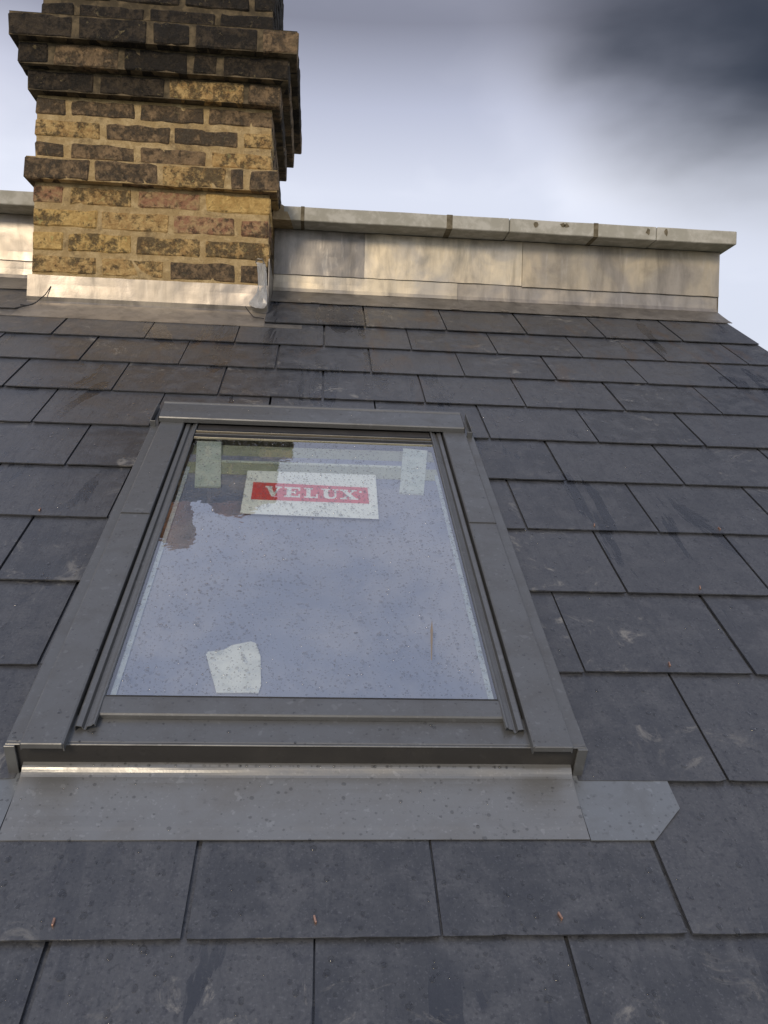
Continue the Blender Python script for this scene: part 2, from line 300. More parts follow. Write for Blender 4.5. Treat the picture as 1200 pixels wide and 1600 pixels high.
# ================================================================== SLATE ROOF
roof = empty('slate_roof', (0, 0, 0), True); tag(roof, 'dark grey slate roof slope with staggered rectangular slates, wet with rain', 'roof', kind='thing')
link('roof_deck', bm_box(-1.7, 1.385, -1.5, 0.20, -0.055, -0.035), M['deck'], roof)
link('roof_deck', bm_box(-1.7, -0.36, 0.201, 1.36, -0.055, -0.035), M['deck'], roof)
link('roof_deck', bm_box(0.36, 1.385, 0.201, 1.36, -0.055, -0.035), M['deck'], roof)
link('roof_deck', bm_box(-1.7, 1.385, 1.361, 2.62, -0.055, -0.035), M['deck'], roof)
link('barge_board', bm_box(1.386, 1.402, -1.5, 2.60, -0.20, -0.03), M['alu_dark'], roof)
T = 0.0038; DROP = 0.0052 / GA
def slate_mesh(w_, ln, seed, cut=None):
    """local: x across, y from the tail (0) up the slope, z height; a clipped tail outline may be given"""
    rd = random.Random(seed); bm = bmesh.new(); n = 16
    if cut: low = cut
    else:
        low = [(-w_ / 2 + w_ * i / n, 0.0) for i in range(n + 1)]
        low = [(x, rd.uniform(-0.0003, 0.0003) + (0.0010 if rd.random() < 0.05 else 0)) for x, _ in low]
        low[0] = (low[0][0] + rd.uniform(0, 0.0016), low[0][1] + rd.uniform(0, 0.0015)); low[-1] = (low[-1][0] - rd.uniform(0, 0.0016), low[-1][1] + rd.uniform(0, 0.0015))
    out_ = low + [(low[-1][0], ln), (low[0][0], ln)]
    top = [bm.verts.new((x, y, -y * DROP + rd.uniform(-0.0002, 0.0002))) for x, y in out_]
    bot = [bm.verts.new((x, y + (0.0008 if y < 0.003 else 0), -y * DROP - T + (rd.uniform(0, 0.0010) if y < 0.003 else 0))) for x, y in out_]
    k = len(out_); bm.faces.new(top); bm.faces.new(bot[::-1])
    for i in range(k): bm.faces.new((top[i], bot[i], bot[(i + 1) % k], top[(i + 1) % k]))
    bmesh.ops.recalc_face_normals(bm, faces=bm.faces); me = bpy.data.meshes.new('slate'); bm.to_mesh(me); bm.free(); me.materials.append(M['slate']); return me
LN = 0.415
shared = [slate_mesh(WD - 0.0030, LN, i) for i in range(10)]
rb = bm_box(-0.0011, 0.0011, -0.0042, 0.0042, -0.002, 0.0032, 0.0006)
rb_me = bpy.data.meshes.new('copper_rivet'); rb.to_mesh(rb_me); rb.free(); rb_me.materials.append(M['copper'])
WL, WR = -0.330, 0.326       # window hole across
rs = random.Random(3)
def put_slate(u0, u1, v, ln=LN, cut=None, lift=0.0, rivet=True):
    w_ = u1 - u0; uc = (u0 + u1) / 2
    full = abs(w_ - WD) < 1e-4 and abs(ln - LN) < 1e-4 and not cut
    me = rs.choice(shared) if full else slate_mesh(w_ - 0.0030, ln, rs.randrange(999), cut)
    o = bpy.data.objects.new('slate', me); C.objects.link(o); o.parent = roof
    o.location = (uc + rs.uniform(-0.0012, 0.0012), v + rs.uniform(-0.0014, 0.0014), lift + rs.uniform(-0.0001, 0.0007))
    o.rotation_euler = (rs.uniform(-0.0008, 0.0014), rs.uniform(-0.0018, 0.0018), rs.uniform(-0.0025, 0.0025))
    if rivet and abs(w_ - WD) < 1e-4 and v < 1.0:
        q = bpy.data.objects.new('copper_rivet', rb_me); C.objects.link(q); q.parent = o
        q.location = (rs.uniform(-0.006, 0.006), 0.017 + rs.uniform(-0.002, 0.003), 0.0); q.rotation_euler = (0, 0, rs.uniform(-0.35, 0.35))
    return o
for k in range(-7, 11):
    v = k * GA; odd = (k % 2 == 0)
    i = -13 if odd else -14
    while True:
        u0 = U0 + i * HW; u1 = u0 + WD; i += 2
        if u0 > 1.38: break
        u1 = min(u1, 1.407)
        if u1 - u0 < 0.02: continue
        ln = LN
        if k == 10:                                    # the cut course under the ridge lead
            if u1 > -0.89 and u1 < 0.10: 
                continue
            if u0 < 0.0 < u1: continue
            if abs(u0 - (U0 + HW)) < 0.01: pass
            put_slate(u0, u1, v + (0.02 if u1 < -0.8 else 0), 0.30, lift=0.0015, rivet=False); continue
        if 1 <= k <= 5 and u1 > WL and u0 < WR:        # courses interrupted by the roof window
            if u0 < WL - 0.02: put_slate(u0, WL, v, ln if k < 5 else LN)
            if u1 > WR + 0.02: put_slate(WR, u1, v, ln)
            continue
        if k == 0 and u1 > WL and u0 < WR: ln = 0.225
        if k == -1 and u1 > WL and u0 < WR: ln = LN
        if k == 9 and u0 < -0.16 and u1 > -0.9: ln = 0.30
        if k == 8 and u0 < -0.16 and u1 > -0.9: ln = LN
        put_slate(u0, u1, v, ln)
put_slate(-0.171, U0 + HW, 10 * GA, 0.30, lift=0.002, rivet=False)
# the slate left of the chimney with its corner snipped off
put_slate(-1.13, -0.875, 10 * GA + 0.02, 0.30, lift=0.002, rivet=False, cut=[(-0.126, 0), (-0.06, 0.0006), (0.0, -0.0005), (0.088, 0.0), (0.126, 0.055)])

# ================================================================== ROOF WINDOW
OW = (-0.003, 0.20, 0.0)
win = empty('roof_window', W(*OW), True); tag(win, 'grey metal framed roof window with rain-dotted glass and a red and white sticker inside', 'roof window')
def wp(name, bm, material, parent=None, smooth=False):
    return link(name, shift(bm, OW), material, parent or win, smooth=smooth)
UM = -0.003
# side gutters
for s in (-1, 1):
    prof = [(UM + s * 0.3385, -0.006), (UM + s * 0.3385, 0.041), (UM + s * 0.3365, 0.0432), (UM + s * 0.318, 0.0425), (UM + s * 0.312, 0.038)]
    if s > 0: prof = prof[::-1]
    wp('side_flashing', bm_sheet(prof, 0.2165, 1.225, 0.0012, 14, 0.0003, 'y', s + 3), M['alu'])
    a, b = sorted((UM + s * 0.3395, UM + s * 0.327)); wp('corner_return', bm_box(a, b, 0.2125, 0.2160, -0.004, 0.0415, 0.0006), M['alu'])
    # cover plates, lower and upper, lapped
    for v0, v1, h, nm in ((0.205, 0.742, 0.054, 'cover_plate'), (0.7375, 1.15, 0.0558, 'cover_plate')):
        pr = [(UM + s * 0.3175, h - 0.010), (UM + s * 0.3175, h - 0.0012), (UM + s * 0.3155, h), (UM + s * 0.2715, h), (UM + s * 0.2695, h - 0.0012), (UM + s * 0.2695, h - 0.012)]
        if s > 0: pr = pr[::-1]
        wp(nm, bm_sheet(pr, v0, v1, 0.0012, 12, 0.0002, 'y', 7 + v0), M['alu'])
    a, b = sorted((UM + s * 0.3165, UM + s * 0.2705)); wp('plate_end', bm_box(a, b, 0.2035, 0.2062, 0.0465, 0.0545, 0.0009), M['alu'])
    # inner folded channel beside the glass
    ch = [(0.266, 0.040), (0.2655, 0.050), (0.2635, 0.0515), (0.2575, 0.0505), (0.2555, 0.046), (0.2535, 0.0455), (0.2515, 0.0505), (0.2465, 0.0520), (0.2445, 0.0545), (0.2425, 0.0545), (0.2415, 0.0515)]
    pr = [(UM + s * x, h) for x, h in ch]
    if s > 0: pr = pr[::-1]
    else: pr = pr
    wp('inner_channel', bm_sheet(pr, 0.236, 1.14, 0.0008, 12, 0.0002, 'y', 11 + s), M['alu'])
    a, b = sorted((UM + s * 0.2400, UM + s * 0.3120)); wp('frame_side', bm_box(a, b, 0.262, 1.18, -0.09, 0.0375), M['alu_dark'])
# bottom frame cover, its front face, the sash bar
pr = [(0.2165, -0.004), (0.2165, 0.0400), (0.2180, 0.0425), (0.2210, 0.0432), (0.2600, 0.0432)]
wp('bottom_cover', bm_sheet([(0.2178, 0.0428), (0.2195, 0.0436), (0.2620, 0.0436)], UM - 0.337, UM + 0.337, 0.0012, 24, 0.0002, 'x', 1), M['alu'])
wp('front_face', bm_box(UM - 0.3368, UM + 0.3368, 0.2170, 0.2190, -0.004, 0.0410), M['alu_dark'])  # same coating as the cover; its shade is put into a darker colour
wp('drip_edge', bm_box(UM - 0.3385, UM + 0.3385, 0.2150, 0.2182, 0.0405, 0.0426, 0.0008), M['alu'])
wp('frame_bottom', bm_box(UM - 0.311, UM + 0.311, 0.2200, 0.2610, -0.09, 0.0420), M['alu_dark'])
wp('sash_bar', bm_sheet([(0.2560, 0.0440), (0.2560, 0.0500), (0.2575, 0.0520), (0.2800, 0.0530), (0.2860, 0.0524)], UM - 0.2440, UM + 0.2440, 0.0012, 20, 0.0002, 'x', 2), M['alu'])
wp('gasket', bm_box(UM - 0.2405, UM + 0.2405, 0.2862, 0.2885, 0.0490, 0.0530, 0.0004), M['gasket'])
# glass
pane = wp('glass_pane', bm_box(UM - 0.2410, UM + 0.2410, 0.2886, 1.0560, 0.0502, 0.0520), M['glass'])
# top sash with its fine lines, gap, hood
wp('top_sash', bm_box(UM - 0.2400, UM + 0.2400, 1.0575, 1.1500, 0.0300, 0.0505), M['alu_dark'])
for v0, v1, h, mt_ in ((1.0568, 1.0590, 0.0540, 'edge'), (1.0610, 1.0700, 0.0530, 'gasket'), (1.0720, 1.0740, 0.0548, 'alu'), (1.0860, 1.0875, 0.0545, 'edge'), (1.0900, 1.0980, 0.0530, 'gasket')):
    wp('gasket' if mt_ == 'gasket' else 'trim_strip', bm_box(UM - 0.2405, UM + 0.2405, v0, v1, 0.0500, h, 0.0003), M[mt_])
wp('hood', bm_sheet([(1.122, 0.0560), (1.122, 0.0650), (1.1235, 0.0672), (1.1500, 0.0690), (1.1900, 0.0695), (1.1930, 0.0720), (1.1975, 0.0720), (1.2050, 0.0600), (1.2150, 0.0300)], UM - 0.320, UM + 0.314, 0.0013, 24, 0.0003, 'x', 5), M['alu'])
for s, x0, x1 in ((-1, -0.3215, -0.3200), (1, 0.3142, 0.3157)):
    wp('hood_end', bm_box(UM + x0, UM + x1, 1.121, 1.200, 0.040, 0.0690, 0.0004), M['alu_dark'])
wp('hood_underside', bm_box(UM - 0.312, UM + 0.310, 1.135, 1.200, 0.0380, 0.0600), M['gasket'])
wp('head_flashing', bm_sheet([(1.190, 0.0400), (1.2150, 0.0330), (1.2250, 0.0120), (1.2380, -0.0030), (1.30, -0.0085)], UM - 0.345, UM + 0.345, 0.0010, 18, 0.0004, 'x', 6), M['alu'])
for s, u in ((-1, -0.3390), (1, 0.3330)):
    a = u + UM
    wp('flashing_corner', bm_box(a - 0.0011, a + 0.0011, 1.128, 1.232, 0.0, 0.0560, 0.0005), M['alu'])
    wp('flashing_corner', bm_box(min(a, a - s * 0.011), max(a, a - s * 0.011), 1.126, 1.1285, 0.030, 0.0560, 0.0005), M['alu'])
# lower apron and lead patches
apf = [(0.1180, -0.0008), (0.1300, -0.0004)] + [(0.135 + 0.0660 * i / 9, 0.0002 + 0.0058 * (i / 9) ** 2.0) for i in range(10)] + [(0.2035, 0.0070), (0.2060, 0.0083), (0.2085, 0.0100), (0.2105, 0.0114), (0.2125, 0.0123), (0.2145, 0.0129), (0.2172, 0.0132)]
wp('apron', bm_sheet(apf, UM - 0.3220, UM + 0.3235, 0.0010, 40, 0.0003, 'x', 8), M['alu_apron'])
wp('lead_patch', bm_poly([(0.3215, 0.1165), (0.396, 0.1165), (0.4410, 0.1624), (0.4405, 0.2150), (0.3215, 0.2150)], -0.0022, -0.0006), M['lead_patch'])
wp('lead_patch', bm_poly([(-0.3265, 0.1165), (-0.3265, 0.2150), (-0.446, 0.2150), (-0.446, 0.1624), (-0.402, 0.1165)], -0.0022, -0.0006), M['lead_patch'])
# what shows through the glass
wp('added_backing_sheet', bm_box(UM - 0.2395, UM + 0.2395, 0.262, 1.0000, 0.0400, 0.0420), M['reflection_tint'])  # added sheet; its lavender stands in for sky reflection and bright interior
wp('inner_frame_top', bm_box(UM - 0.2395, UM + 0.2395, 1.0010, 1.0565, 0.0100, 0.0380), M['greenish'])
wp('vent_bar', bm_box(UM - 0.190, UM + 0.170, 0.965, 0.972, 0.0422, 0.0460, 0.001), M['white'])
wp('inner_lining', bm_box(UM - 0.2395, UM + 0.2395, 0.918, 0.9650, 0.0422, 0.0430), M['greenish'])
for s in (-1, 1):
    a, b = sorted((UM + s * 0.2390, UM + s * 0.2320)); wp('spacer_bar', bm_box(a, b, 0.2890, 0.9400, 0.0421, 0.0445), M['spacer'])
def patch(name, pts, h0, h1, mt_, parent=None): return wp(name, bm_poly(pts, h0, h1), mt_, parent)
patch('corner_block', [(-0.2159, 0.8591), (-0.1694, 0.8622), (-0.1903, 1.0642), (-0.2389, 1.0663)], 0.0422, 0.0450, M['white'])
patch('corner_block', [(0.1554, 0.8586), (0.2003, 0.8564), (0.2269, 1.0492), (0.1777, 1.0576)], 0.0422, 0.0450, M['white'])
st = patch('sticker', [(-0.1255, 0.7579), (0.112, 0.7515), (0.1146, 0.9226), (-0.1262, 0.9241)], 0.0481, 0.0485, M['paper'])
hb = 0.0487
A, B_, D_ = [Vector(p) for p in ((-0.1112, 0.8096), (0.0976, 0.806), (-0.1119, 0.8769))]
E_ = Vector((0.0967, 0.868))
def sq(a, b):   # unit square on the red band
    return A.lerp(B_, a).lerp(D_.lerp(E_, a), b)
def bandpoly(name, polys, z0, mt_):
    bm = bmesh.new()
    for i, pl in enumerate(polys):
        z = z0 + i * 0.000004; bm.faces.new([bm.verts.new((*sq(*p), z)) for p in pl])
    o = link(name, shift(bm, OW), mt_, None); o.parent = st; return o
bandpoly('red_band', [[(0, 0), (1, 0), (1, 1), (0, 1)]], hb, M['red'])
def rect(x0, y0, x1, y1): return [(x0, y0), (x1, y0), (x1, y1), (x0, y1)]
G = {'V': [rect(0, .86, .42, 1), rect(.60, .86, 1, 1), [(.08, .9), (.36, .9), (.62, .12), (.44, 0), (.40, 0)], [(.44, 0), (.56, 0), (.88, .9), (.72, .9)]],
     'E': [rect(0, 0, .95, .15), rect(0, .85, .95, 1), rect(.14, .1, .42, .9), rect(.4, .43, .66, .57), rect(.60, .32, .70, .68), rect(.83, .1, .95, .34), rect(.83, .66, .95, .9)],
     'L': [rect(0, 0, .92, .15), rect(0, .86, .58, 1), rect(.15, .1, .43, .9), rect(.80, .1, .92, .42)],
     'U': [rect(0, .86, .52, 1), rect(.62, .86, 1, 1), [(.12, .9), (.40, .9), (.40, .3), (.47, .15), (.35, 0), (.2, .08), (.12, .25)], [(.35, 0), (.47, .15), (.62, .15), (.74, .3), (.74, .9), (.86, .9), (.86, .25), (.76, .06), (.62, 0)]],
     'X': [rect(0, .86, .46, 1), rect(.58, .86, .96, 1), rect(0, 0, .38, .14), rect(.50, 0, 1, .14), [(.08, .9), (.38, .9), (.92, .1), (.60, .1)], [(.14, .1), (.28, .1), (.84, .9), (.70, .9)]]}
polys = []
for ch_, x0, x1 in (('V', .11, .255), ('E', .275, .42), ('L', .445, .575), ('U', .595, .745), ('X', .755, .91)):
    for pl in G[ch_]: polys.append([(x0 + a * (x1 - x0), .2 + b * .6) for a, b in pl])
polys.append([(.935 + .014 * math.cos(t_ * 0.785), .70 + .07 * math.sin(t_ * 0.785)) for t_ in range(8)])
bandpoly('lettering', polys, hb + 0.00008, M['paper'])
patch('paper_scrap', [(-0.1138, 0.3039), (-0.0617, 0.3048), (-0.0595, 0.3194), (-0.0643, 0.3772), (-0.0723, 0.4045), (-0.0794, 0.4085), (-0.1043, 0.3994), (-0.1135, 0.3896), (-0.134, 0.3849), (-0.1358, 0.3795)], 0.0436, 0.045, M['paper_cream'])
patch('rust_mark', [(0.1618, 0.3664), (0.1628, 0.3638), (0.1712, 0.4302), (0.1726, 0.4559), (0.1676, 0.4301)], 0.0521, 0.0525, M['rust'])

# ================================================================== CHIMNEY
YC = 1.891; BZ = 1.048
XL, XR, YB = -0.897, -0.168, 2.45
OC = Vector(((XL + XR) / 2, YC, 1.0))
chm = empty('chimney', OC); tag(chm, 'square yellow stock brick chimney stack with dark corbelled courses and lead at its foot', 'chimney')
def cp(name, bm, material, parent=None): return link(name, shift(bm, OC), material, parent or chm)
rbk = random.Random(11)
def brick_bm(x0, x1, y0, y1, z0, z1):
    bm = bm_box(x0, x1, y0, y1, z0, z1, rbk.uniform(0.003, 0.006), 1)
    ax = 0 if x1 - x0 > y1 - y0 else 1
    bmesh.ops.subdivide_edges(bm, edges=[e for e in bm.edges if abs((e.verts[0].co - e.verts[1].co).normalized()[ax]) > .9], cuts=5)
    sd = Vector([rbk.uniform(-50, 50) for _ in range(3)])
    for v in bm.verts: v.co += noise.noise_vector(v.co * 55 + sd) * 0.0048 + noise.noise_vector(v.co * 18 + sd) * 0.0022
    return bm
def put_brick(x0, x1, y0, y1, z0, z1, m_):
    ctr = Vector(((x0 + x1) / 2, (y0 + y1) / 2, (z0 + z1) / 2)); bm = brick_bm(x0, x1, y0, y1, z0, z1); shift(bm, ctr)
    return link('brick', bm, M[m_], chm, ctr - OC)
ZC = [1.060, 1.128, 1.200, 1.273, 1.345, 1.418, 1.486, 1.553, 1.620, 1.688, 1.754, 1.822, 1.900]
# (overhang, where the front joints fall across the stack, palette)
Y_, G_, R_, D2, K_ = 'b_yellow', 'b_gold', 'b_red', 'b_dark', 'b_black'
courses = [
 (0, [-0.6784, -0.4785, -0.2641], [Y_, Y_, Y_, Y_]),
 (0, [-0.6921, -0.4844, -0.2641], [Y_, Y_, D2, D2]),
 (0, [-0.7971, -0.5867, -0.3757], [G_, G_, Y_, Y_]),
 (0, [-0.6943, -0.4748, -0.2703], [G_, Y_, R_, R_]),
 (0, [-0.7973, -0.5889, -0.3779], [R_, Y_, R_, G_]),
 (.029, [-0.7163, -0.5072, -0.2994, -0.2401], [D2, D2, Y_, D2, D2]),
 (0, [-0.7974, -0.5831, -0.3659], [D2, D2, D2, Y_]),
 (0, [-0.6925, -0.4807, -0.2662], [Y_, D2, D2, Y_]),
 (0, [-0.8012, -0.5869, -0.3757], [D2, D2, D2, D2]),
 (.030, [-0.7083, -0.4932, -0.2497], [K_, K_, Y_, D2]),
 (.060, [-0.8373, -0.6264, -0.4186, -0.3292], [K_, D2, K_, K_, K_]),
 (.090, [-0.7593, -0.5403, -0.4087, -0.2082], [K_, K_, K_, K_, D2])]
JT = 0.0085
for i, (ov, js, pal) in enumerate(courses):
    z0, z1 = ZC[i], ZC[i + 1]; x0, x1, y0, y1 = XL - ov * 0.67, XR + ov * 0.84, YC - ov, YB + ov
    if i == 11: z1 = 1.893
    mo = 'mortar' if i < 9 else 'mortar_dark'
    cp('mortar', bm_box(x0 + 0.0032, x1 - 0.0032, y0 + 0.0032, y1 - 0.0032, z0 + (0.001 if ov else -0.0), z1 - 0.0001), M[mo])
    xs = [x0] + js + [x1]
    bz0, bz1 = z0 + (0.001 if ov else JT), z1 - (0.003 if ov else JT)
    for a in range(len(xs) - 1):
        a0 = xs[a] + (JT if a else 0); a1 = xs[a + 1] - (JT if a < len(xs) - 2 else 0)
        put_brick(a0, a1, y0, y0 + 0.10, bz0, bz1, pal[a])
    dk = [D2, R_, Y_] if i < 5 else [D2, K_, D2]
    for xa, xb in ((x0, x0 + 0.1), (x1 - 0.1, x1)):
        ys = y0 + 0.113; off = 0.0 if i % 2 else -0.11
        first = True
        while ys < y1 - 0.03:
            ye = min(ys + 0.215 + (off if first else 0), y1 - 0.105); first = False
            if ye - ys > 0.03: put_brick(xa, xb, ys, ye, bz0, bz1, rbk.choice(dk))
            ys = ye + 0.013
            if ye >= y1 - 0.106: break
    nb = 4
    for a in range(nb):
        q0 = x0 + (x1 - x0) * a / nb + (JT if a else 0); q1 = x0 + (x1 - x0) * (a + 1) / nb - (JT if a < nb - 1 else 0)
        put_brick(q0, q1, y1 - 0.1, y1, bz0, bz1, rbk.choice(dk))
# mortar weathering on the corbel top, the upper shaft and the cap
def bevel_top(x0, x1, y0, y1, z0, z1, ins):
    bm = bm_box(x0, x1, y0, y1, z0, z1)
    for v in bm.verts:
        if v.co.z > (z0 + z1) / 2: v.co.x += ins if v.co.x < (x0 + x1) / 2 else -ins; v.co.y += ins if v.co.y < (y0 + y1) / 2 else -ins
    return bm
cp('mortar_flaunching', bevel_top(XL - .058, XR + .073, YC - .088, YB + .088, 1.8932, 1.915, 0.06), M['mortar_dark'])
cp('mortar_flaunching', bevel_top(XL - .017, XR + .022, YC - .026, YB + .026, 1.4835, 1.492, 0.022), M['mortar'])
z = 1.9155
for i in range(6):
    z1 = z + 0.073; x0, x1, y0, y1 = XL + 0.006, XR - 0.004, YC, YB
    cp('mortar', bm_box(x0 + .005, x1 - .005, y0 + .005, y1 - .005, z, z1 - .0001), M['mortar_dark'])
    jx = [x0 + (x1 - x0) * t_ for t_ in ((0, .3, .6, .9, 1) if i % 2 else (0, .15, .45, .75, 1))]
    for ya, yb in ((y0, y0 + .1), (y1 - .1, y1)):
        for a in range(4): put_brick(jx[a] + (JT if a else 0), jx[a + 1] - (JT if a < 3 else 0), ya, yb, z + JT, z1 - JT, K_)
    for xa, xb in ((x0, x0 + .1), (x1 - .1, x1)):
        put_brick(xa, xb, y0 + .113, y0 + .27, z + JT, z1 - JT, K_); put_brick(xa, xb, y0 + .283, y1 - .113, z + JT, z1 - JT, K_)
    z = z1
cp('mortar_flaunching', bevel_top(XL + .01, XR - .01, YC + .005, YB - .005, z, z + .06, 0.08), M['mortar_dark'])
def pot(x, y, z0, ht, r0, r1):
    bm = bmesh.new(); prof = [(r0 * 1.12, 0), (r0 * 1.12, .05), (r0, .06), (r1, ht - .08), (r1 * 1.15, ht - .07), (r1 * 1.15, ht - .02), (r1 * .98, ht), (r1 * .8, ht), (r1 * .8, ht - .2)]
    n = 24; rows = [[bm.verts.new((x + r * math.cos(6.2832 * i / n), y + r * math.sin(6.2832 * i / n), z0 + h)) for i in range(n)] for r, h in prof]
    for a in range(len(rows) - 1):
        for i in range(n): bm.faces.new((rows[a][i], rows[a][(i + 1) % n], rows[a + 1][(i + 1) % n], rows[a + 1][i]))
    return link('chimney_pot', shift(bm, OC), M['pot'], chm, smooth=True)
pot(-0.71, 2.17, z + .03, 0.72, 0.115, 0.085); pot(-0.39, 2.17, z + .03, 0.36, 0.135, 0.115)
# lead apron at the chimney foot: upstand, bend, then out over the slates
cy = YC - 0.0065
def rw(v, h): q = W(0, v, h); return (q.y, q.z)
ap = [rw(2.004, -0.0018), rw(2.06, -0.003), rw(2.12, -0.002), rw(2.150, -0.001), rw(2.158, 0.002)]
ap += [(cy - 0.001, ap[-1][1] + 0.012), (cy, 1.100), (cy, 1.1275)]
cp('lead_apron', bm_sheet(ap, -0.905, -0.168, 0.0018, 40, 0.0012, 'x', 21), M['lead'])
cp('lead_apron_wing', bm_sheet([rw(2.004, -0.0020), rw(2.06, -0.0032), rw(2.13, -0.0025)], -1.08, -0.9052, 0.0016, 8, 0.0008, 'x', 22), M['lead_dull'])
cp('lead_apron_wing', bm_sheet([rw(2.004, -0.0024), rw(2.04, -0.0034)], -0.1678, -0.055, 0.0012, 8, 0.0004, 'x', 23), M['lead_dull'])
# side soaker along the right flank of the stack
cp('lead_side_flashing', bm_box(XR + 0.0005, XR + 0.003, YC - 0.002, 2.112, 1.02, 1.215), M['lead_dull'])
# the bright folded flap on the right corner
fl = bmesh.new(); rows = []
sh = [(1.199, -0.207, -0.181), (1.192, -0.203, -0.176), (1.165, -0.200, -0.172), (1.13, -0.198, -0.170), (1.105, -0.201, -0.169), (1.085, -0.212, -0.168), (1.068, -0.224, -0.168), (1.058, -0.222, -0.169), (1.046, -0.200, -0.174)]
for j, (z_, a, b) in enumerate(sh):
    dy = 0.009 + 0.004 * math.sin(j * 1.7) + (0.02 if j > 4 else 0) * (j - 4) / 2.2
    rows.append([fl.verts.new((a + (b - a) * t_ / 4, YC - dy - 0.004 * math.sin(t_ * 1.9 + j * 0.8), z_)) for t_ in range(5)])
for j in range(len(rows) - 1):
    for i in range(4): fl.faces.new((rows[j][i], rows[j][i + 1], rows[j + 1][i + 1], rows[j + 1][i]))
r = bmesh.ops.solidify(fl, geom=fl.faces[:], thickness=0.002)
cp('folded_lead_flap', fl, M['lead_new'])
def wire(name, pts, rad, material, parent_fn):
    bm = bmesh.new(); pr_ = None
    for j, p in enumerate(pts):
        d = (Vector(pts[min(j + 1, len(pts) - 1)]) - Vector(pts[max(j - 1, 0)])).normalized(); a = d.cross(Vector((0.3, 0.2, 1))).normalized(); b = d.cross(a)
        ring = [bm.verts.new(Vector(p) + (a * math.cos(t_ * 1.0472) + b * math.sin(t_ * 1.0472)) * rad) for t_ in range(6)]
        if pr_:
            for i in range(6): bm.faces.new((pr_[i], pr_[(i + 1) % 6], ring[(i + 1) % 6], ring[i]))
        pr_ = ring
    return parent_fn(name, bm, material)
# torn lead edge curling at the left end of the apron, and a curl atop the flap
wire('lead_curl', [W(-0.905, 2.095, 0.004), W(-0.88, 2.085, 0.006), W(-0.862, 2.10, 0.010), (-0.846, YC - 0.016, 1.065), (-0.833, YC - 0.008, 1.093)], 0.0016, M['gasket'], cp)
wire('lead_curl', [(-0.208, YC - .004, 1.200), (-0.200, YC - .02, 1.208), (-0.187, YC - .022, 1.206), (-0.180, YC - .014, 1.197), (-0.190, YC - .006, 1.192), (-0.172, YC - .006, 1.180)], 0.0022, M['lead_dull'], cp)
wire('lead_curl', [(-0.232, YC - .055, 1.048), (-0.224, YC - .06, 1.036), W(-0.205, 2.085, .003), W(-0.172, 2.072, .003)], 0.0014, M['gasket'], cp)

# ================================================================== PARAPET
YP = 2.1166; OP = Vector((0.6, YP, 1.17))
par = empty('parapet_wall', OP); tag(par, 'low parapet wall clad in patchy lead sheets under a pale coping, with brown run-off stains', 'parapet', kind='thing')
def pp(name, bm, material, parent=None): return link(name, shift(bm, OP), material, parent or par)
pp('wall_core', bm_box(-1.70, 1.4090, YP + 0.006, YP + 0.25, 1.0, 1.3870), M['cement'])
zs = 1.232
for x0, x1, m_, lab in ((-1.70, -0.9002, 'lead', None), (-0.1640, 0.1466, 'lead_dull', 'grey dull lead sheet beside the chimney'), (0.1470, 0.7000, 'lead_glow', 'lead sheet with warm sun glow in its colour'), (0.7015, 1.4165, 'lead_tan', 'tan mottled lead sheet at the wall end')):
    y_ = YP - 0.0015 if x0 < 0.7 else YP - 0.0035
    o = pp('lead_sheet', bm_sheet([(y_ - .0015, zs - (0.004 if x0 > .7 else 0)), (y_, zs + 0.03), (y_ + .001, 1.30), (y_, 1.386)], x0, x1, 0.0018, 30, 0.0022, 'x', x0 * 5), M[m_])
    if lab: o['label'] = lab
def strip(x0, x1, m_, seed, mb):
    y_ = YP + 0.002
    a = [rw(2.4175, 0.0015), (y_ - 0.001, 1.186), (y_, 1.205), (y_, 1.2405)]
    pp('lead_strip', bm_sheet(a, x0, x1, 0.0018, 36, 0.0010, 'x', seed), M[m_])
    b = [rw(2.286, 0.0010), rw(2.32, -0.0005), rw(2.38, 0.0), rw(2.4172, 0.0012)]
    pp('lead_flashing', bm_sheet(b, x0, x1 - 0.0, 0.0018, 36, 0.0012, 'x', seed + 3), M[mb])
strip(-1.70, -0.904, 'lead', 31, 'lead_dull'); strip(-0.1640, 0.4735, 'lead_glow', 32, 'lead_dull'); strip(0.4740, 1.4130, 'lead', 33, 'lead_dull')
# end return of the cladding
pp('lead_end', bm_box(1.4150, 1.4170, YP - 0.001, YP + 0.25, 1.172, 1.3865), M['lead_tan'])
for u in (-0.02, 0.45, 0.62, 0.93, 1.28):
    q = W(u, 2.2855, 0.0035); bm = bm_box(-0.013, 0.013, -0.001, 0.008, -0.0012, 0.0008, 0.0003); bm.transform(Matrix.Rotation(PH, 4, 'X')); bm.transform(Matrix.Translation(q))
    pp('lead_clip', bm, M['lead'])
# coping stones
YF = YP - 0.09; cz0, cz1 = 1.3885, 1.4350
xs = [-1.75, -0.902]
def cop(x0, x1, lab=None):
    bm = bm_box(x0, x1, YF, YP + 0.33, cz0, cz1, 0.0025, 1)
    bmesh.ops.subdivide_edges(bm, edges=[e for e in bm.edges if e.calc_length() > 0.2 and abs((e.verts[0].co - e.verts[1].co).normalized().x) > .9], cuts=8)
    for v in bm.verts: v.co += Vector((0, noise.noise(v.co * 7) * 0.0016, noise.noise(v.co * 6 + Vector((9, 0, 0))) * 0.0016))
    o = pp('coping_stone', bm, M['coping'])
cop(-1.75, -1.31); cop(-1.3075, -0.9005)
e = [-0.1339, -0.0682, 0.4267, 0.633, 0.9334, 1.1478, 1.436]
for a in range(6): cop(e[a] + 0.0012, e[a + 1] - 0.0012)
for q, w_ in ((-0.0682, .012), (0.4267, .020), (0.9334, .016)):
    pp('mortar_joint', bm_box(q - w_ / 2, q + w_ / 2, YF - 0.0012, YP + 0.33, cz0 - 0.001, cz1 + 0.0010, 0.0006), M['stain'])
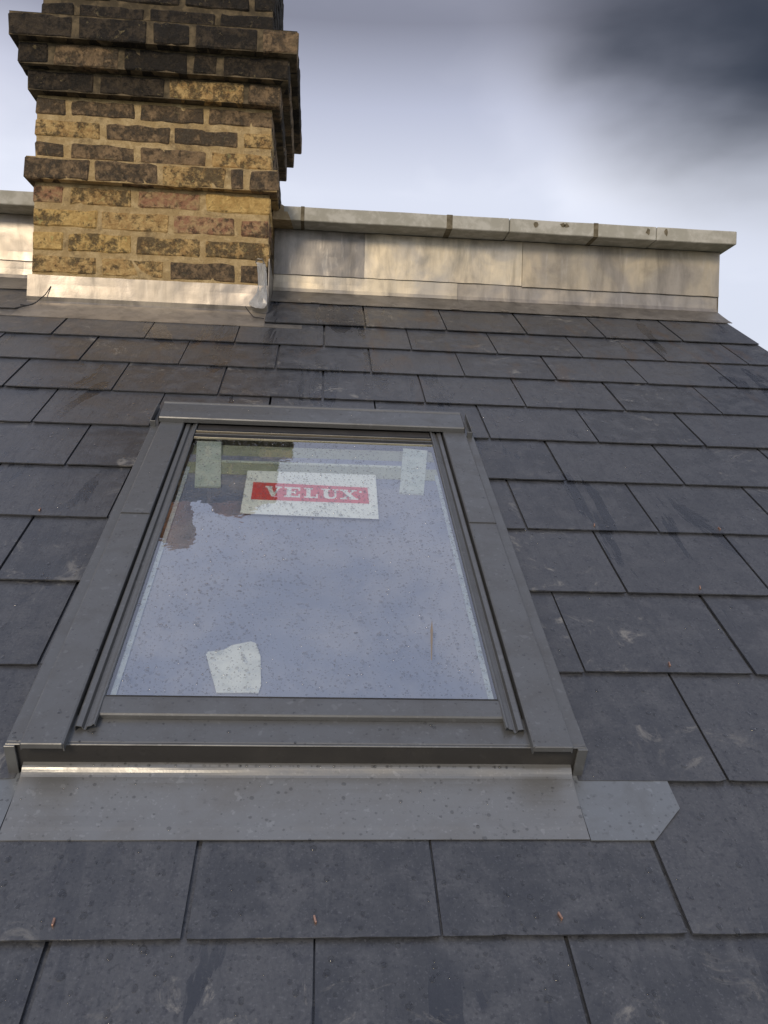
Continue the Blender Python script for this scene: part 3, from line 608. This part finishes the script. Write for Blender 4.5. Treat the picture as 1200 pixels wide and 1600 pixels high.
# dark run-off marks on the coping face: thin crusts
rm = random.Random(5)
for q in (0.7237, 0.8171, 0.8305, 1.1183, 1.1818):
    w2 = rm.uniform(.004, .011); x = q; hh = rm.uniform(.014, .03); pts = []
    n = 9
    for i in range(n): pts.append((x + w2 * math.cos(i * 6.283 / n) * rm.uniform(.5, 1.2), cz1 - 0.004 - hh / 2 + hh / 2 * math.sin(i * 6.283 / n) * rm.uniform(.6, 1)))
    bm = bmesh.new(); f = bm.faces.new([bm.verts.new((a, YF - 0.0001, b)) for a, b in pts]); r = bmesh.ops.extrude_face_region(bm, geom=[f])
    for v in [g_ for g_ in r['geom'] if isinstance(g_, bmesh.types.BMVert)]: v.co.y -= 0.0008
    pp('stain', bm, M['stain'])
bm = bmesh.new(); P_ = [(XR + .001, YF - .002), (-0.1064, YF - .002), (-0.0852, YP + .2), (XR + .001, YP + .2)]
lo = [bm.verts.new((x, y, cz0 - .001)) for x, y in P_]; hi = [bm.verts.new((x - (.02 if i in (1, 2) else 0), y + (.004 if i < 2 else 0), cz1 + (.02 if i in (0, 3) else -.002))) for i, (x, y) in enumerate(P_)]
bm.faces.new(lo); bm.faces.new(hi)
for i in range(4): bm.faces.new((lo[i], lo[(i + 1) % 4], hi[(i + 1) % 4], hi[i]))
pp('mortar_fillet', bm, M['cement'])

# ================================================================== RAIN
bpy.context.view_layer.update(); DG = bpy.context.evaluated_depsgraph_get()
NRM = W(0, 0, 1).normalized()
def drops(name, spots, mt_, label, want):
    vs_, fs = [], []; nseg = 8
    for (u, v, r, el) in spots:
        hit, loc, nrm, _, ob, _ = sc.ray_cast(DG, W(u, v, 0.2), -NRM, distance=0.35)
        if not hit or not any(ob.name.startswith(q) for q in want) or nrm.dot(NRM) < 0.9: continue
        b0 = len(vs_); ph = random.uniform(0, 6.28); ex = random.uniform(.8, 1.2); hq = random.uniform(.3, .5)
        ax = Vector((1, 0, 0)); ay = nrm.cross(ax).normalized(); ax = ay.cross(nrm); loc = loc - nrm * 0.0001
        for rr, hh in ((1.0, 0.0), (0.82, 0.62), (0.42, 0.93)):
            for i in range(nseg):
                a = ph + 6.2832 * i / nseg; vs_.append(loc + ax * (math.cos(a) * r * rr * ex) + ay * (math.sin(a) * r * rr * el) + nrm * (r * hq * hh))
        vs_.append(loc + nrm * (r * hq))
        for a in range(2):
            for i in range(nseg): fs.append((b0 + a * nseg + i, b0 + a * nseg + (i + 1) % nseg, b0 + (a + 1) * nseg + (i + 1) % nseg, b0 + (a + 1) * nseg + i))
        for i in range(nseg): fs.append((b0 + 2 * nseg + i, b0 + 2 * nseg + (i + 1) % nseg, b0 + 3 * nseg))
        fs.append(tuple(b0 + i for i in range(nseg))[::-1])
    me = bpy.data.meshes.new(name); me.from_pydata([tuple(q) for q in vs_], [], fs); me.materials.append(mt_)
    for p in me.polygons: p.use_smooth = True
    o = bpy.data.objects.new(name, me); C.objects.link(o); tag(o, label, 'raindrops', kind='stuff'); return o
rd = random.Random(21); s1 = []; s2 = []; s3 = []
for i in range(9000):
    v = -0.25 + 1.9 * rd.random() ** 1.5; u = rd.uniform(-0.75, 1.0)
    s1.append((u, v, min(0.0040, 0.0009 + rd.expovariate(1 / 0.0009)), rd.uniform(.9, 1.3)))
for i in range(11000):
    v = rd.uniform(.292, 1.05); u = UM + rd.uniform(-.238, .238)
    s2.append((u, v, min(0.0030, 0.0007 + rd.expovariate(1 / 0.00042)), rd.uniform(.9, 1.4)))
for i in range(4200):
    u = rd.uniform(-.45, .45); v = rd.uniform(.11, 1.2)
    s3.append((u, v, min(.0028, .0007 + rd.expovariate(1 / .0006)), 1.0))
for i in range(70): s3.append((UM + rd.uniform(-.31, .31), .2130, rd.uniform(.0010, .0022), 1.0))
D1 = drops('raindrops', s1, M['water'], 'small raindrops beaded over the dark slates', ('slate',))
D2_ = drops('raindrops', s2, M['water_fine'], 'fine raindrops covering the window glass', ('glass_pane',))
D3 = drops('raindrops', s3, M['water'], 'raindrops on the grey window frame and apron', ('cover_plate', 'apron', 'bottom_cover', 'sash_bar', 'hood', 'lead_patch'))
